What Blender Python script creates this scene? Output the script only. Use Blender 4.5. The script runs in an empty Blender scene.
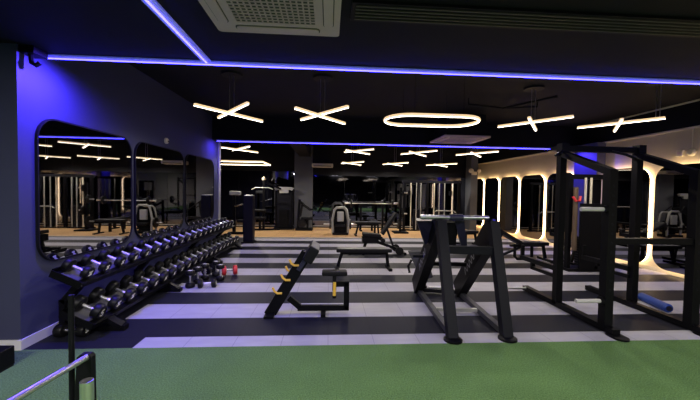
import bpy, bmesh, math, random
from mathutils import Vector, Matrix
random.seed(7)
SC = bpy.context.scene
COL = SC.collection
V = Vector
PI = math.pi

# ------------------------------------------------------------------ materials
def mat(name, color, rough=0.5, metal=0.0, var=0.12, scale=18.0, bump=0.0, spec=0.5):
    m = bpy.data.materials.new(name); m.use_nodes = True
    nt = m.node_tree; b = nt.nodes['Principled BSDF']
    tc = nt.nodes.new('ShaderNodeTexCoord')
    nz = nt.nodes.new('ShaderNodeTexNoise'); nz.inputs['Scale'].default_value = scale; nz.inputs['Detail'].default_value = 4
    nt.links.new(tc.outputs['Object'], nz.inputs['Vector'])
    mx = nt.nodes.new('ShaderNodeMix'); mx.data_type = 'RGBA'
    c = list(color)
    mx.inputs[6].default_value = [x*(1-var) for x in c] + [1]
    mx.inputs[7].default_value = [min(1, x*(1+var)) for x in c] + [1]
    nt.links.new(nz.outputs['Fac'], mx.inputs[0])
    nt.links.new(mx.outputs[2], b.inputs['Base Color'])
    b.inputs['Roughness'].default_value = rough
    b.inputs['Metallic'].default_value = metal
    b.inputs['Specular IOR Level'].default_value = spec
    if bump:
        bp = nt.nodes.new('ShaderNodeBump'); bp.inputs['Strength'].default_value = bump; bp.inputs['Distance'].default_value = 0.01
        nt.links.new(nz.outputs['Fac'], bp.inputs['Height']); nt.links.new(bp.outputs['Normal'], b.inputs['Normal'])
    return m

def emit(name, color, strength):
    m = bpy.data.materials.new(name); m.use_nodes = True
    b = m.node_tree.nodes['Principled BSDF']
    b.inputs['Base Color'].default_value = (0.8, 0.8, 0.8, 1)
    b.inputs['Emission Color'].default_value = list(color) + [1]
    b.inputs['Emission Strength'].default_value = strength
    return m

M = {}
M['black'] = mat('black_powder_coat', (0.0032, 0.0032, 0.0045), 0.45, var=0.2, spec=0.12)
M['black_soft'] = mat('black_vinyl', (0.006, 0.006, 0.008), 0.5, var=0.2, scale=60, bump=0.05, spec=0.15)
M['grey_pad'] = mat('dark_grey_vinyl', (0.055, 0.055, 0.06), 0.42, var=0.15, scale=40)  # dark grey, paler than the black pads it covers
M['charcoal'] = mat('charcoal_paint', (0.007, 0.0072, 0.011), 0.5, var=0.12, spec=0.12)
M['navy'] = mat('navy_vinyl', (0.010, 0.010, 0.034), 0.5, var=0.15)
M['rubber'] = mat('black_rubber', (0.005, 0.005, 0.006), 0.42, var=0.25, scale=50, spec=0.22)
M['chrome'] = mat('chrome', (0.75, 0.74, 0.76), 0.34, 1.0, var=0.05)
M['steel'] = mat('brushed_steel', (0.50, 0.50, 0.53), 0.35, 1.0, var=0.1)
M['steel_liner'] = mat('pale_tray_liner', (0.12, 0.12, 0.14), 0.4, 0.3, var=0.1)
M['foot_grey'] = mat('grey_tread_plate', (0.045, 0.046, 0.052), 0.5, 0.2, var=0.2, scale=60)
M['tower'] = mat('black_violet_laminate', (0.005, 0.0045, 0.012), 0.5, spec=0.12)
M['rubber_floor'] = mat('black_rubber_floor', (0.016, 0.017, 0.024), 0.6, var=0.2, scale=80, spec=0.1)
M['foot_mark'] = mat('pale_grey_lettering', (0.22, 0.22, 0.25), 0.5, var=0.05)
M['bright_steel'] = mat('pale_zinc_sleeve', (0.55, 0.54, 0.53), 0.4, 0.25, var=0.06)
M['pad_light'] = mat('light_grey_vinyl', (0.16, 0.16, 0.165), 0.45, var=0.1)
M['silver'] = mat('silver_paint', (0.38, 0.38, 0.36), 0.4, 0.3, var=0.1)
M['yellow'] = mat('yellow_plastic', (0.90, 0.55, 0.07), 0.45, var=0.08)
M['red'] = mat('red_urethane', (0.55, 0.025, 0.03), 0.45, var=0.1)
M['blue'] = mat('blue_vinyl', (0.010, 0.045, 0.27), 0.5, var=0.15)
M['white_mark'] = mat('white_mark', (0.85, 0.83, 0.80), 0.5, var=0.05)
M['cream'] = mat('cream_plastic', (0.62, 0.56, 0.45), 0.5, var=0.05)
M['ac'] = mat('air_conditioner_plastic', (0.62, 0.46, 0.50), 0.5, var=0.05)
M['ac_dark'] = mat('dark_grille', (0.06, 0.055, 0.05), 0.6, var=0.1)
M['ceil'] = mat('black_ceiling_paint', (0.006, 0.006, 0.011), 0.75, var=0.15, scale=3, spec=0.2)
M['wall_blue'] = mat('dark_slate_wall_paint', (0.046, 0.050, 0.100), 0.6, var=0.08, scale=2.5, bump=0.02, spec=0.3)
M['wall_black'] = mat('black_wall_paint', (0.006, 0.006, 0.009), 0.7, var=0.15, scale=3, spec=0.2)
M['wall_tan'] = mat('taupe_wall_paint', (0.52, 0.45, 0.36), 0.7, var=0.07, scale=3, spec=0.2)
M['pillar_blue'] = mat('led_tinted_pillar_paint', (0.06, 0.06, 0.15), 0.7, var=0.08, scale=3)  # blue of the LED light is mixed into this paint
M['column'] = mat('grey_column_paint', (0.075, 0.080, 0.095), 0.6, var=0.08, scale=3)
M['jamb'] = mat('pale_jamb_paint', (0.34, 0.34, 0.33), 0.55, var=0.06, scale=4)
M['skirting'] = mat('pale_skirting', (0.62, 0.61, 0.62), 0.5, var=0.08, scale=5)
M['edge'] = mat('aluminium_edge', (0.34, 0.33, 0.32), 0.45, 0.2, var=0.1)
M['led'] = emit('blue_violet_led', (0.024, 0.019, 1.0), 26.0)
M['led_glow'] = emit('led_inner_bloom', (0.055, 0.028, 1.0), 1.0)  # blue bloom beside the LED core, added as a glowing band
M['led_spill'] = emit('led_outer_bloom', (0.03, 0.016, 1.0), 0.22)  # fainter outer bloom of the LED, also a glowing band
M['lamp_glow'] = emit('warm_lamp_bloom', (1.0, 0.68, 0.33), 0.95)  # warm bloom at the lamp edges, put in as emission
M['lamp'] = emit('warm_white_diffuser', (1.0, 0.88, 0.68), 7.0)
M['halo'] = emit('warm_backlight', (1.0, 0.70, 0.36), 10.0)
M['mirror'] = mat('mirror_silver', (0.55, 0.55, 0.57), 0.015, 1.0, var=0.0)
M['mirror_dark'] = mat('smoked_mirror', (0.14, 0.145, 0.18), 0.03, 1.0, var=0.0)
M['mirror_right'] = mat('clear_mirror', (0.30, 0.30, 0.32), 0.015, 1.0, var=0.0)

def nodes_mat(name):
    m = bpy.data.materials.new(name); m.use_nodes = True
    return m, m.node_tree, m.node_tree.nodes['Principled BSDF']
def N(nt, t, **k):
    n = nt.nodes.new(t)
    for a, b in k.items(): setattr(n, a, b)
    return n
def math_node(nt, op, a, b=None):
    n = N(nt, 'ShaderNodeMath', operation=op)
    for i, x in enumerate((a, b)):
        if x is None: continue
        if isinstance(x, (int, float)): n.inputs[i].default_value = x
        else: nt.links.new(x, n.inputs[i])
    return n.outputs[0]

def striped_floor():
    m, nt, b = nodes_mat('striped_rubber_tiles')
    tc = N(nt, 'ShaderNodeTexCoord'); sx = N(nt, 'ShaderNodeSeparateXYZ'); nt.links.new(tc.outputs['Object'], sx.inputs[0])
    X, Y = sx.outputs[0], sx.outputs[1]
    P = 0.5157
    r = math_node(nt, 'DIVIDE', math_node(nt, 'SUBTRACT', Y, 3.62 - P), P)       # row index (0 = first pale row)
    row = math_node(nt, 'FLOOR', r)
    odd = math_node(nt, 'MODULO', row, 2.0)
    # pale rows stop beside the rack; rows beyond the first get painted shade there
    first = math_node(nt, 'LESS_THAN', row, 0.5)
    xl = math_node(nt, 'ADD', math_node(nt, 'MULTIPLY', first, 0.52), -2.47)
    inside = math_node(nt, 'GREATER_THAN', X, xl)
    pale = math_node(nt, 'MULTIPLY', math_node(nt, 'SUBTRACT', 1.0, odd), inside)
    # joints
    fx = math_node(nt, 'FRACT', math_node(nt, 'DIVIDE', math_node(nt, 'ADD', X, 1.95 + 20*0.49), 0.49))
    fy = math_node(nt, 'FRACT', r)
    jx = math_node(nt, 'LESS_THAN', fx, 0.014); jy = math_node(nt, 'LESS_THAN', fy, 0.02)
    joint = math_node(nt, 'MAXIMUM', jx, jy)
    nz = N(nt, 'ShaderNodeTexNoise'); nz.inputs['Scale'].default_value = 3.0; nz.inputs['Detail'].default_value = 6
    mp = N(nt, 'ShaderNodeMapping'); mp.inputs['Scale'].default_value = (1.0, 3.0, 1); nt.links.new(tc.outputs['Object'], mp.inputs[0]); nt.links.new(mp.outputs[0], nz.inputs['Vector'])
    sp = N(nt, 'ShaderNodeTexNoise'); sp.inputs['Scale'].default_value = 160.0; nt.links.new(tc.outputs['Object'], sp.inputs['Vector'])
    g = N(nt, 'ShaderNodeMix', data_type='RGBA'); g.inputs[6].default_value = (0.29, 0.285, 0.335, 1); g.inputs[7].default_value = (0.43, 0.42, 0.475, 1); nt.links.new(nz.outputs['Fac'], g.inputs[0])
    d = N(nt, 'ShaderNodeMix', data_type='RGBA'); d.inputs[6].default_value = (0.009, 0.0095, 0.015, 1); d.inputs[7].default_value = (0.019, 0.020, 0.030, 1); nt.links.new(sp.outputs['Fac'], d.inputs[0])
    c = N(nt, 'ShaderNodeMix', data_type='RGBA'); nt.links.new(pale, c.inputs[0]); nt.links.new(d.outputs[2], c.inputs[6]); nt.links.new(g.outputs[2], c.inputs[7])
    j = N(nt, 'ShaderNodeMix', data_type='RGBA', blend_type='MULTIPLY'); nt.links.new(math_node(nt, 'MULTIPLY', joint, 0.45), j.inputs[0])
    nt.links.new(c.outputs[2], j.inputs[6]); j.inputs[7].default_value = (0.25, 0.25, 0.28, 1)
    nt.links.new(j.outputs[2], b.inputs['Base Color'])
    b.inputs['Roughness'].default_value = 0.5; b.inputs['Specular IOR Level'].default_value = 0.08
    bp = N(nt, 'ShaderNodeBump'); bp.inputs['Strength'].default_value = 0.12; bp.inputs['Distance'].default_value = 0.004
    nt.links.new(sp.outputs['Fac'], bp.inputs['Height']); nt.links.new(bp.outputs[0], b.inputs['Normal'])
    return m
def turf_mat():
    m, nt, b = nodes_mat('green_turf')
    tc = N(nt, 'ShaderNodeTexCoord')
    a = N(nt, 'ShaderNodeTexNoise'); a.inputs['Scale'].default_value = 90; a.inputs['Detail'].default_value = 6; nt.links.new(tc.outputs['Object'], a.inputs['Vector'])
    l = N(nt, 'ShaderNodeTexNoise'); l.inputs['Scale'].default_value = 1.6; nt.links.new(tc.outputs['Object'], l.inputs['Vector'])
    c = N(nt, 'ShaderNodeValToRGB'); c.color_ramp.elements[0].position = 0.3; c.color_ramp.elements[0].color = (0.080, 0.170, 0.055, 1)
    c.color_ramp.elements[1].position = 0.72; c.color_ramp.elements[1].color = (0.195, 0.345, 0.120, 1); nt.links.new(a.outputs['Fac'], c.inputs[0])
    k = N(nt, 'ShaderNodeMix', data_type='RGBA', blend_type='MULTIPLY'); k.inputs[0].default_value = 0.35
    nt.links.new(c.outputs[0], k.inputs[6]); nt.links.new(l.outputs['Fac'], k.inputs[7])
    nt.links.new(k.outputs[2], b.inputs['Base Color']); b.inputs['Roughness'].default_value = 0.9; b.inputs['Specular IOR Level'].default_value = 0.1
    bp = N(nt, 'ShaderNodeBump'); bp.inputs['Strength'].default_value = 0.9; bp.inputs['Distance'].default_value = 0.02
    nt.links.new(a.outputs['Fac'], bp.inputs['Height']); nt.links.new(bp.outputs[0], b.inputs['Normal'])
    return m
def wood_mat():
    m, nt, b = nodes_mat('oak_plank_floor')
    tc = N(nt, 'ShaderNodeTexCoord')
    br = N(nt, 'ShaderNodeTexBrick'); br.inputs['Color1'].default_value = (0.72, 0.43, 0.19, 1); br.inputs['Color2'].default_value = (0.84, 0.53, 0.26, 1)
    br.inputs['Mortar'].default_value = (0.16, 0.09, 0.04, 1); br.inputs['Scale'].default_value = 1.0; br.inputs['Mortar Size'].default_value = 0.004
    br.inputs['Brick Width'].default_value = 1.2; br.inputs['Row Height'].default_value = 0.18
    nt.links.new(tc.outputs['Object'], br.inputs['Vector'])
    mp = N(nt, 'ShaderNodeMapping'); mp.inputs['Scale'].default_value = (2, 30, 1); nt.links.new(tc.outputs['Object'], mp.inputs[0])
    nz = N(nt, 'ShaderNodeTexNoise'); nz.inputs['Scale'].default_value = 2.0; nt.links.new(mp.outputs[0], nz.inputs['Vector'])
    k = N(nt, 'ShaderNodeMix', data_type='RGBA', blend_type='MULTIPLY'); k.inputs[0].default_value = 0.35
    nt.links.new(br.outputs['Color'], k.inputs[6]); nt.links.new(nz.outputs['Fac'], k.inputs[7])
    nt.links.new(k.outputs[2], b.inputs['Base Color']); b.inputs['Roughness'].default_value = 0.38
    return m
M['stripes'] = striped_floor(); M['turf'] = turf_mat(); M['wood'] = wood_mat()

# ------------------------------------------------------------------ mesh builder
def frame_from(d, up=V((0, 0, 1))):
    z = d.normalized()
    if abs(z.dot(up)) > 0.98: up = V((0, 1, 0))
    x = up.cross(z).normalized(); y = z.cross(x)
    return Matrix((x, y, z)).transposed()
class MB:
    def __init__(s): s.bm = bmesh.new()
    def box(s, c, d, rot=None, bevel=0.0):
        t = bmesh.new(); bmesh.ops.create_cube(t, size=1.0)
        bmesh.ops.scale(t, vec=V(d), verts=t.verts)
        if bevel: bmesh.ops.bevel(t, geom=list(t.edges), offset=bevel, segments=3, affect='EDGES', profile=0.6)
        mtx = Matrix.Translation(V(c)) @ (rot.to_4x4() if rot is not None else Matrix.Identity(4))
        bmesh.ops.transform(t, matrix=mtx, verts=t.verts); return s._join(t)
    def _join(s, t):
        me = bpy.data.meshes.new('tmp'); t.to_mesh(me); t.free(); s.bm.from_mesh(me); bpy.data.meshes.remove(me); return s
    def b2(s, a, b, bevel=0.0):
        a, b = V(a), V(b)
        return s.box((a+b)/2, [abs(x) for x in (b-a)], None, bevel)
    def bar(s, p0, p1, w, h, up=(0, 0, 1), bevel=0.0):
        p0, p1 = V(p0), V(p1); d = p1-p0
        return s.box((p0+p1)/2, (w, h, d.length), frame_from(d, V(up)), bevel)
    def tube(s, p0, p1, r, n=14, r2=None):
        p0, p1 = V(p0), V(p1); d = p1-p0
        t = bmesh.new(); bmesh.ops.create_cone(t, cap_ends=True, segments=n, radius1=r, radius2=r if r2 is None else r2, depth=d.length)
        bmesh.ops.transform(t, matrix=Matrix.Translation((p0+p1)/2) @ frame_from(d).to_4x4(), verts=t.verts); return s._join(t)
    def path(s, pts, r, n=10, closed=False):
        pts = [V(p) for p in pts]; L = len(pts); rings = []
        up = V((0.13, 0.21, 0.97))
        for i, p in enumerate(pts):
            a = pts[(i-1) % L] if (closed or i > 0) else p
            b = pts[(i+1) % L] if (closed or i < L-1) else p
            f = frame_from(b-a, up)
            rings.append([s.bm.verts.new(p + f @ V((math.cos(2*PI*k/n)*r, math.sin(2*PI*k/n)*r, 0))) for k in range(n)])
        for i in range(L if closed else L-1):
            A, B = rings[i], rings[(i+1) % L]
            for k in range(n): s.bm.faces.new((A[k], A[(k+1) % n], B[(k+1) % n], B[k]))
        if not closed:
            s.bm.faces.new(list(reversed(rings[0]))); s.bm.faces.new(rings[-1])
        return s
    def lathe(s, prof, p, axis, n=24):
        f = frame_from(V(axis)); rings = []
        for (t, r) in prof:
            rings.append([s.bm.verts.new(V(p) + f @ V((math.cos(2*PI*k/n)*r, math.sin(2*PI*k/n)*r, t))) for k in range(n)])
        for A, B in zip(rings, rings[1:]):
            for k in range(n): s.bm.faces.new((A[k], A[(k+1) % n], B[(k+1) % n], B[k]))
        s.bm.faces.new(list(reversed(rings[0]))); s.bm.faces.new(rings[-1]); return s
    def poly(s, pts, thick):
        """flat polygon extruded by the vector thick"""
        t = V(thick); a = [s.bm.verts.new(V(p)) for p in pts]; b = [s.bm.verts.new(V(p)+t) for p in pts]; n = len(a)
        s.bm.faces.new(a); s.bm.faces.new(list(reversed(b)))
        for k in range(n): s.bm.faces.new((a[k], b[k], b[(k+1) % n], a[(k+1) % n]))
        return s
    def ring(s, outer, inner, thick):
        t = V(thick); n = len(outer)
        A = [[s.bm.verts.new(V(p)+o) for p in q] for q in (outer, inner) for o in (V((0, 0, 0)), t)]
        oa, ob, ia, ib = A
        for k in range(n):
            j = (k+1) % n
            for q in ((oa[k], oa[j], ob[j], ob[k]), (ia[j], ia[k], ib[k], ib[j]), (oa[j], oa[k], ia[k], ia[j]), (ob[k], ob[j], ib[j], ib[k])): s.bm.faces.new(q)
        return s
    def build(s, name, m, parent=None, smooth=False, base=None):
        bmesh.ops.recalc_face_normals(s.bm, faces=s.bm.faces)
        root = parent
        while root is not None and root.parent is not None: root = root.parent
        off = V(root.location) if root is not None else (V(base) if base is not None else V((0, 0, 0)))
        for v in s.bm.verts: v.co -= off
        me = bpy.data.meshes.new(name); s.bm.to_mesh(me); s.bm.free()
        if smooth:
            for p in me.polygons: p.use_smooth = True
        me.materials.append(M[m] if isinstance(m, str) else m)
        o = bpy.data.objects.new(name, me); COL.objects.link(o)
        if parent is not None: o.parent = parent
        elif base is not None: o.location = off
        if smooth:
            md = o.modifiers.new('edge_split', 'EDGE_SPLIT'); md.split_angle = math.radians(35)
        return o
def rrect(w, h, r, n=10):
    """rounded rectangle outline, centred, as 2-D points"""
    out = []
    for cx, cy, a0 in ((w/2-r, h/2-r, 0), (-w/2+r, h/2-r, 90), (-w/2+r, -h/2+r, 180), (w/2-r, -h/2+r, 270)):
        for k in range(n+1):
            a = math.radians(a0 + 90*k/n); out.append((cx+r*math.cos(a), cy+r*math.sin(a)))
    return out
def tag(o, label=None, cat=None, group=None, kind=None):
    if label: o['label'] = label
    if cat: o['category'] = cat
    if group: o['group'] = group
    if kind: o['kind'] = kind
    return o
def thing(name, label, cat, loc=(0, 0, 0), group=None):
    o = bpy.data.objects.new(name, None); COL.objects.link(o); o.location = loc; o.empty_display_size = 0.1
    return tag(o, label, cat, group, 'thing')
def struct(name, b, m):
    return tag(b.build(name, m), kind='structure')
def dup(root, loc, rot=None, label=None, group=None):
    r = root.copy(); COL.objects.link(r); r.location = loc
    if rot is not None: r.rotation_euler = rot
    if label: r['label'] = label
    if group: r['group'] = group
    for ch in list(root.children):
        c = ch.copy(); COL.objects.link(c); c.parent = r
        for g in list(ch.children):
            d = g.copy(); COL.objects.link(d); d.parent = c
    return r
ORD = ['first', 'second', 'third', 'fourth', 'fifth', 'sixth', 'seventh', 'eighth', 'ninth', 'tenth', 'eleventh', 'twelfth', 'thirteenth',
       'fourteenth', 'fifteenth', 'sixteenth', 'seventeenth', 'eighteenth', 'nineteenth', 'twentieth', 'twenty-first', 'twenty-second']

# ------------------------------------------------------------------ the setting
XL, XR = -3.0, 6.95
YT = 3.38            # turf / tile boundary
CZ = 3.45            # open ceiling
FZ = 2.97            # dropped ceiling over the turf
tag(struct('floor_turf', MB().b2((-6.2, -1.4, -0.1), (XR, YT, 0.0)), 'turf'))
struct('floor_front', MB().b2((-6.2, -12.0, -0.1), (XR, -1.4, 0.0)), 'rubber_floor')
struct('floor_tiles', MB().b2((-6.2, YT, -0.1), (XR, 10.95, 0.0)), 'stripes')
struct('floor_wood', MB().b2((-6.2, 10.95, -0.1), (XR, 16.0, 0.012)), 'wood')
struct('trim_1', MB().b2((-6.0, 10.86, 0.0), (XR-0.05, 10.97, 0.022)), 'edge')
struct('ceiling', MB().b2((-6.2, 3.6, CZ), (XR+0.2, 16.2, CZ+0.15)), 'ceil')
struct('ceiling_front', MB().b2((-6.2, -12.2, FZ), (XR+0.2, 3.70, CZ+0.15)), 'ceil')
struct('ceiling_beam', MB().b2((XL, 8.66, 2.86), (XR, 8.95, CZ)), 'ceil')
struct('ceiling_beam_rear', MB().b2((-1.2, 8.95, 2.95), (-0.75, 13.5, CZ)), 'ceil')
struct('wall_left', MB().b2((-6.2, YT, 0), (XL, 9.12, CZ)), 'wall_blue')
struct('wall_left_rear', MB().b2((-6.4, 9.12, 0), (-6.2, 16.0, CZ)), 'wall_black')
struct('wall_left_front', MB().b2((-6.4, -12.2, 0), (-6.2, YT, FZ)), 'wall_black')
struct('wall_front', MB().b2((-6.4, -12.2, 0), (XR+0.2, -12.0, FZ)), 'wall_black')
struct('wall_right', MB().b2((XR, -12.0, 0), (XR+0.2, 16.0, 2.92)), 'wall_tan')
struct('wall_right_fascia', MB().b2((XR, 3.62, 2.92), (XR+0.2, 16.0, CZ)), 'wall_black')
struct('wall_back', MB().b2((-6.4, 13.93, 0), (5.95, 14.1, CZ)), 'wall_black')
struct('wall_back_alcove', MB().b2((5.8, 15.9, 0), (XR+0.2, 16.1, CZ)), 'wall_black')
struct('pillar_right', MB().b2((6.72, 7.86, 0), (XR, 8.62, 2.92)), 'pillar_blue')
struct('pillar_left', MB().b2((-3.14, 9.12, 0), (-2.98, 9.28, 2.86)), 'jamb')
struct('column_back', MB().b2((-1.40, 13.45, 0), (-0.68, 13.93, CZ)), 'column')
struct('column_alcove', MB().b2((5.93, 13.4, 0), (6.22, 14.1, CZ)), 'column')
struct('trim_2', MB().b2((XR-0.035, 3.62, 2.90), (XR, 15.9, 2.935)), 'cream')
struct('trim_3', MB().b2((XR-0.03, 3.62, 3.405), (XR, 15.9, 3.435)), 'cream')
struct('baseboard_left', MB().b2((XL, YT, 0), (XL+0.015, 9.1, 0.10)), 'skirting')
struct('baseboard_front', MB().b2((-6.0, YT-0.015, 0), (XL+0.015, YT, 0.10)), 'skirting')
struct('baseboard_right', MB().b2((XR-0.02, -11.9, 0), (XR, 15.9, 0.09)), 'cream')

# ------------------------------------------------------------------ LED lines
def led(name, p0, p1, label):
    t = thing(name, label, 'led light', p0)
    d = (V(p1)-V(p0)).normalized(); side = d.cross(V((0, 0, 1)))
    MB().bar(V(p0)+V((0, 0, 0.018)), V(p1)+V((0, 0, 0.018)), 0.095, 0.014).build('outer_glow', 'led_spill', t)  # glow around the line given a shape, not a fitting
    MB().bar(V(p0)+V((0, 0, 0.008)), V(p1)+V((0, 0, 0.008)), 0.038, 0.012).build('inner_glow', 'led_glow', t)  # inner glow band, added around the core
    MB().bar(p0, p1, 0.014, 0.012).build('diffuser', 'led', t)
led('ceiling_led_strip', (XL+0.03, 3.655, 2.943), (XR-0.04, 3.655, 2.943), 'long blue LED line across the ceiling edge nearest the turf')
led('ceiling_led_strip', (-1.31, -6.0, 2.943), (-1.31, 3.61, 2.943), 'blue LED line running back over the turf, meeting the long one')
led('ceiling_led_strip', (XL+0.1, 8.73, 2.833), (6.70, 8.73, 2.833), 'far blue LED line along the ceiling beam between the pillars')
br = thing('wall_mount_bracket', 'small black bracket at the top corner of the left wall', 'bracket', (-2.98, 3.50, 2.90))
MB().b2((-3.0, 3.40, 2.90), (-2.86, 3.56, 2.97)).build('plate', 'black', br)
MB().path([(-2.94, 3.46, 2.91), (-2.93, 3.46, 2.82), (-2.90, 3.47, 2.80), (-2.87, 3.48, 2.83)], 0.022).build('hook', 'black', br)

# ------------------------------------------------------------------ hanging lamps
def xlamp(cx, cy, z, dx, dy, label, cab=None, top=CZ, n=1):
    t = thing('cross_pendant_lamp', label, 'lamp', (cx, cy, z), 'cross-shaped pendant lamps')
    for k, sgn in enumerate((1, -1)):
        zz = z + (0.0 if k == 0 else 0.045)
        a = V((cx-dx, cy-sgn*dy, zz)); b = V((cx+dx, cy+sgn*dy, zz))
        lb = MB().bar(a, b, 0.050, 0.038, bevel=0.014).build('light_bar', 'lamp_glow', t)  # bar body glows warm to imitate bloom around the diffuser
        MB().bar(a+V((0, 0, -0.020)), b+V((0, 0, -0.020)), 0.026, 0.008).build('diffuser', 'lamp', lb)
    cx2, cy2 = cab if cab else (cx, cy)
    for s in (-0.035, 0.035):
        MB().tube((cx2+s, cy2, z+0.06), (cx2+s, cy2, top-0.02), 0.005, 6).build('suspension_cable', 'steel', t)
    MB().lathe([(0, 0.0), (0.001, 0.16), (0.03, 0.17), (0.031, 0.0)], (cx2, cy2, top-0.032), (0, 0, 1), 20).build('canopy', 'charcoal', t, True)
xlamp(-1.57, 5.42, 2.82, 0.38, 0.52, 'cross pendant lamp of the near row, hanging closest to the left wall')
xlamp(-0.12, 5.42, 2.82, 0.39, 0.51, 'cross pendant lamp between the left-most near cross and the oval ring lamp')
xlamp(3.54, 5.55, 2.82, 0.37, 0.48, 'cross pendant lamp hanging just right of the oval ring lamp')
xlamp(5.02, 5.45, 2.82, 0.37, 0.47, 'cross pendant lamp above the black power rack, last of the near row', cab=(5.30, 5.02))
xlamp(-2.59, 9.83, 2.75, 0.38, 0.53, 'cross pendant lamp under the far beam by the pale left pillar')
xlamp(0.86, 9.70, 2.75, 0.39, 0.45, 'middle-row cross pendant lamp over the centre of the gym, left of its pair')
xlamp(2.68, 9.80, 2.75, 0.40, 0.55, 'middle-row cross pendant lamp over the leg press side of the gym')
xlamp(4.42, 9.66, 2.75, 0.40, 0.55, 'middle-row cross pendant lamp closest to the right wall')
xlamp(0.90, 12.85, 2.66, 0.40, 0.52, 'farthest-row cross pendant lamp beside the small ceiling air conditioner')
xlamp(2.60, 12.85, 2.66, 0.40, 0.52, 'farthest-row cross pendant lamp, middle of its three')
xlamp(4.45, 12.85, 2.66, 0.45, 0.52, 'farthest-row cross pendant lamp nearest the right-hand alcove column')
for x, nx in ((-2.2, 'left'), (1.4, 'middle'), (4.3, 'right')):
    for y, ny in ((-4.5, 'nearer'), (-8.5, 'farther')):
        xlamp(x, y, 2.70, 0.42, 0.50, 'cross pendant lamp mirrored in the back wall, %s row behind the turf, %s of three' % (ny, nx), top=FZ)
def ring_lamp(cx, cy, z, w, h, r, label, top=CZ, name='ring_pendant_lamp'):
    t = thing(name, label, 'lamp', (cx, cy, z))
    MB().path([(cx+x, cy+y, z) for x, y in rrect(w, h, r, 12)], 0.025, 8, True).build('light_ring', 'lamp_glow', t, True)  # ring body glows warm as bloom around its diffuser
    MB().path([(cx+x, cy+y, z-0.019) for x, y in rrect(w, h, r, 12)], 0.013, 6, True).build('diffuser', 'lamp', t, True)
    for x, y in ((-w/2+r, -h/2), (w/2-r, -h/2), (-w/2+r, h/2), (w/2-r, h/2)):
        MB().tube((cx+x, cy+y, z+0.02), (cx+x, cy+y, top), 0.003, 6).build('suspension_cable', 'charcoal', t)
ring_lamp(1.72, 5.50, 2.82, 1.58, 0.80, 0.395, 'oval ring pendant lamp glowing warm white among the near crosses')
ring_lamp(-3.42, 12.2, 2.55, 2.3, 1.5, 0.05, 'long rectangular ring pendant lamp hanging in the far left corner')

# ------------------------------------------------------------------ air conditioners and ceiling fittings
def cassette(cx, cy, z, s, label, top):
    t = thing('ceiling_air_conditioner', label, 'air conditioner', (cx, cy, z), 'square ceiling air conditioners')
    outer = rrect(s, s, 0.03, 3)
    MB().poly([(cx+x, cy+y, z) for x, y in outer], (0, 0, 0.04)).build('panel', 'ac', t)
    g = MB(); q = s*0.62; n = 15
    for i in range(n+1):
        u = -q/2 + q*i/n
        g.b2((cx+u-0.006, cy-q/2, z-0.006), (cx+u+0.006, cy+q/2, z-0.001))
        g.b2((cx-q/2, cy+u-0.006, z-0.006), (cx+q/2, cy+u+0.006, z-0.001))
    g.build('grille', 'ac', t)
    MB().b2((cx-q/2, cy-q/2, z-0.0012), (cx+q/2, cy+q/2, z-0.0004)).build('intake', 'ac_dark', t)
    for ax, sg in ((0, 1), (0, -1), (1, 1), (1, -1)):
        o = s*0.41*sg
        pts = rrect(s*0.07, s*0.66, 0.03, 5)
        P = [((cx+o+a, cy+b) if ax == 0 else (cx+b, cy+o+a)) for a, b in pts]
        lv = MB().poly([(x, y, z-0.010) for x, y in P], (0, 0, 0.0095)).build('louvre', 'ac', t)
        pi = rrect(s*0.085, s*0.68, 0.035, 5)
        P2 = [((cx+o+a, cy+b) if ax == 0 else (cx+b, cy+o+a)) for a, b in pi]
        MB().poly([(x, y, z-0.003) for x, y in P2], (0, 0, 0.0025)).build('slot', 'ac_dark', lv)
    MB().b2((cx-s*0.42, cy-s*0.42, z+0.04), (cx+s*0.42, cy+s*0.42, top)).build('chassis', 'charcoal', t)
cassette(-0.43, 2.35, 2.928, 1.0, 'grey ceiling air conditioner over the green turf', FZ)
cassette(3.22, 8.06, 2.90, 1.12, 'grey ceiling air conditioner just before the far blue LED line', CZ)
t = thing('hanging_air_conditioner', 'small pale slim air conditioner hung below the far ceiling', 'air conditioner', (-0.25, 12.6, 2.47))
MB().box((-0.25, 12.6, 2.54), (0.80, 0.45, 0.13), bevel=0.03).build('casing', 'cream', t)
MB().b2((-0.58, 12.37, 2.49), (0.08, 12.38, 2.52)).build('louvre', 'ac_dark', t)
MB().b2((-0.62, 12.42, 2.60), (0.12, 12.8, 2.75)).build('upper_housing', 'charcoal', t)
for x in (-0.55, 0.05): MB().tube((x, 12.6, 2.74), (x, 12.6, CZ), 0.008, 6).build('hanger_rod', 'charcoal', t)
t = thing('linear_vent', 'long dark slatted vent in the ceiling over the turf', 'vent', (2.2, 2.5, FZ))
MB().b2((0.15, 2.36, FZ-0.02), (4.4, 2.62, FZ)).build('frame', 'charcoal', t)
s_ = MB()
for k in range(5): s_.b2((0.18, 2.39+k*0.045, FZ-0.027), (4.37, 2.405+k*0.045, FZ-0.018))
s_.build('slats', 'ac_dark', t)
t = thing('ceiling_rods', 'thin dark rods branching under the ceiling behind the oval lamp', 'rod', (3.0, 6.6, 3.3))
MB().path([(2.7, 6.3, 3.33), (3.5, 6.5, 3.33), (4.0, 5.6, 3.33)], 0.02).build('rod_run', 'charcoal', t, True)  # dark branching lines, drawn as thin rods under the ceiling
MB().path([(3.5, 6.5, 3.33), (4.1, 6.3, 3.33)], 0.02).build('rod_branch', 'charcoal', t, True)
for p in ((2.7, 6.3), (4.1, 6.3)): MB().tube((p[0], p[1], 3.33), (p[0], p[1], CZ), 0.012, 8).build('hanger', 'charcoal', t)
t = thing('wall_mounted_sensor', 'small round white sensor high on the left wall above the mirrors', 'sensor', (XL, 6.25, 2.47))
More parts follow.
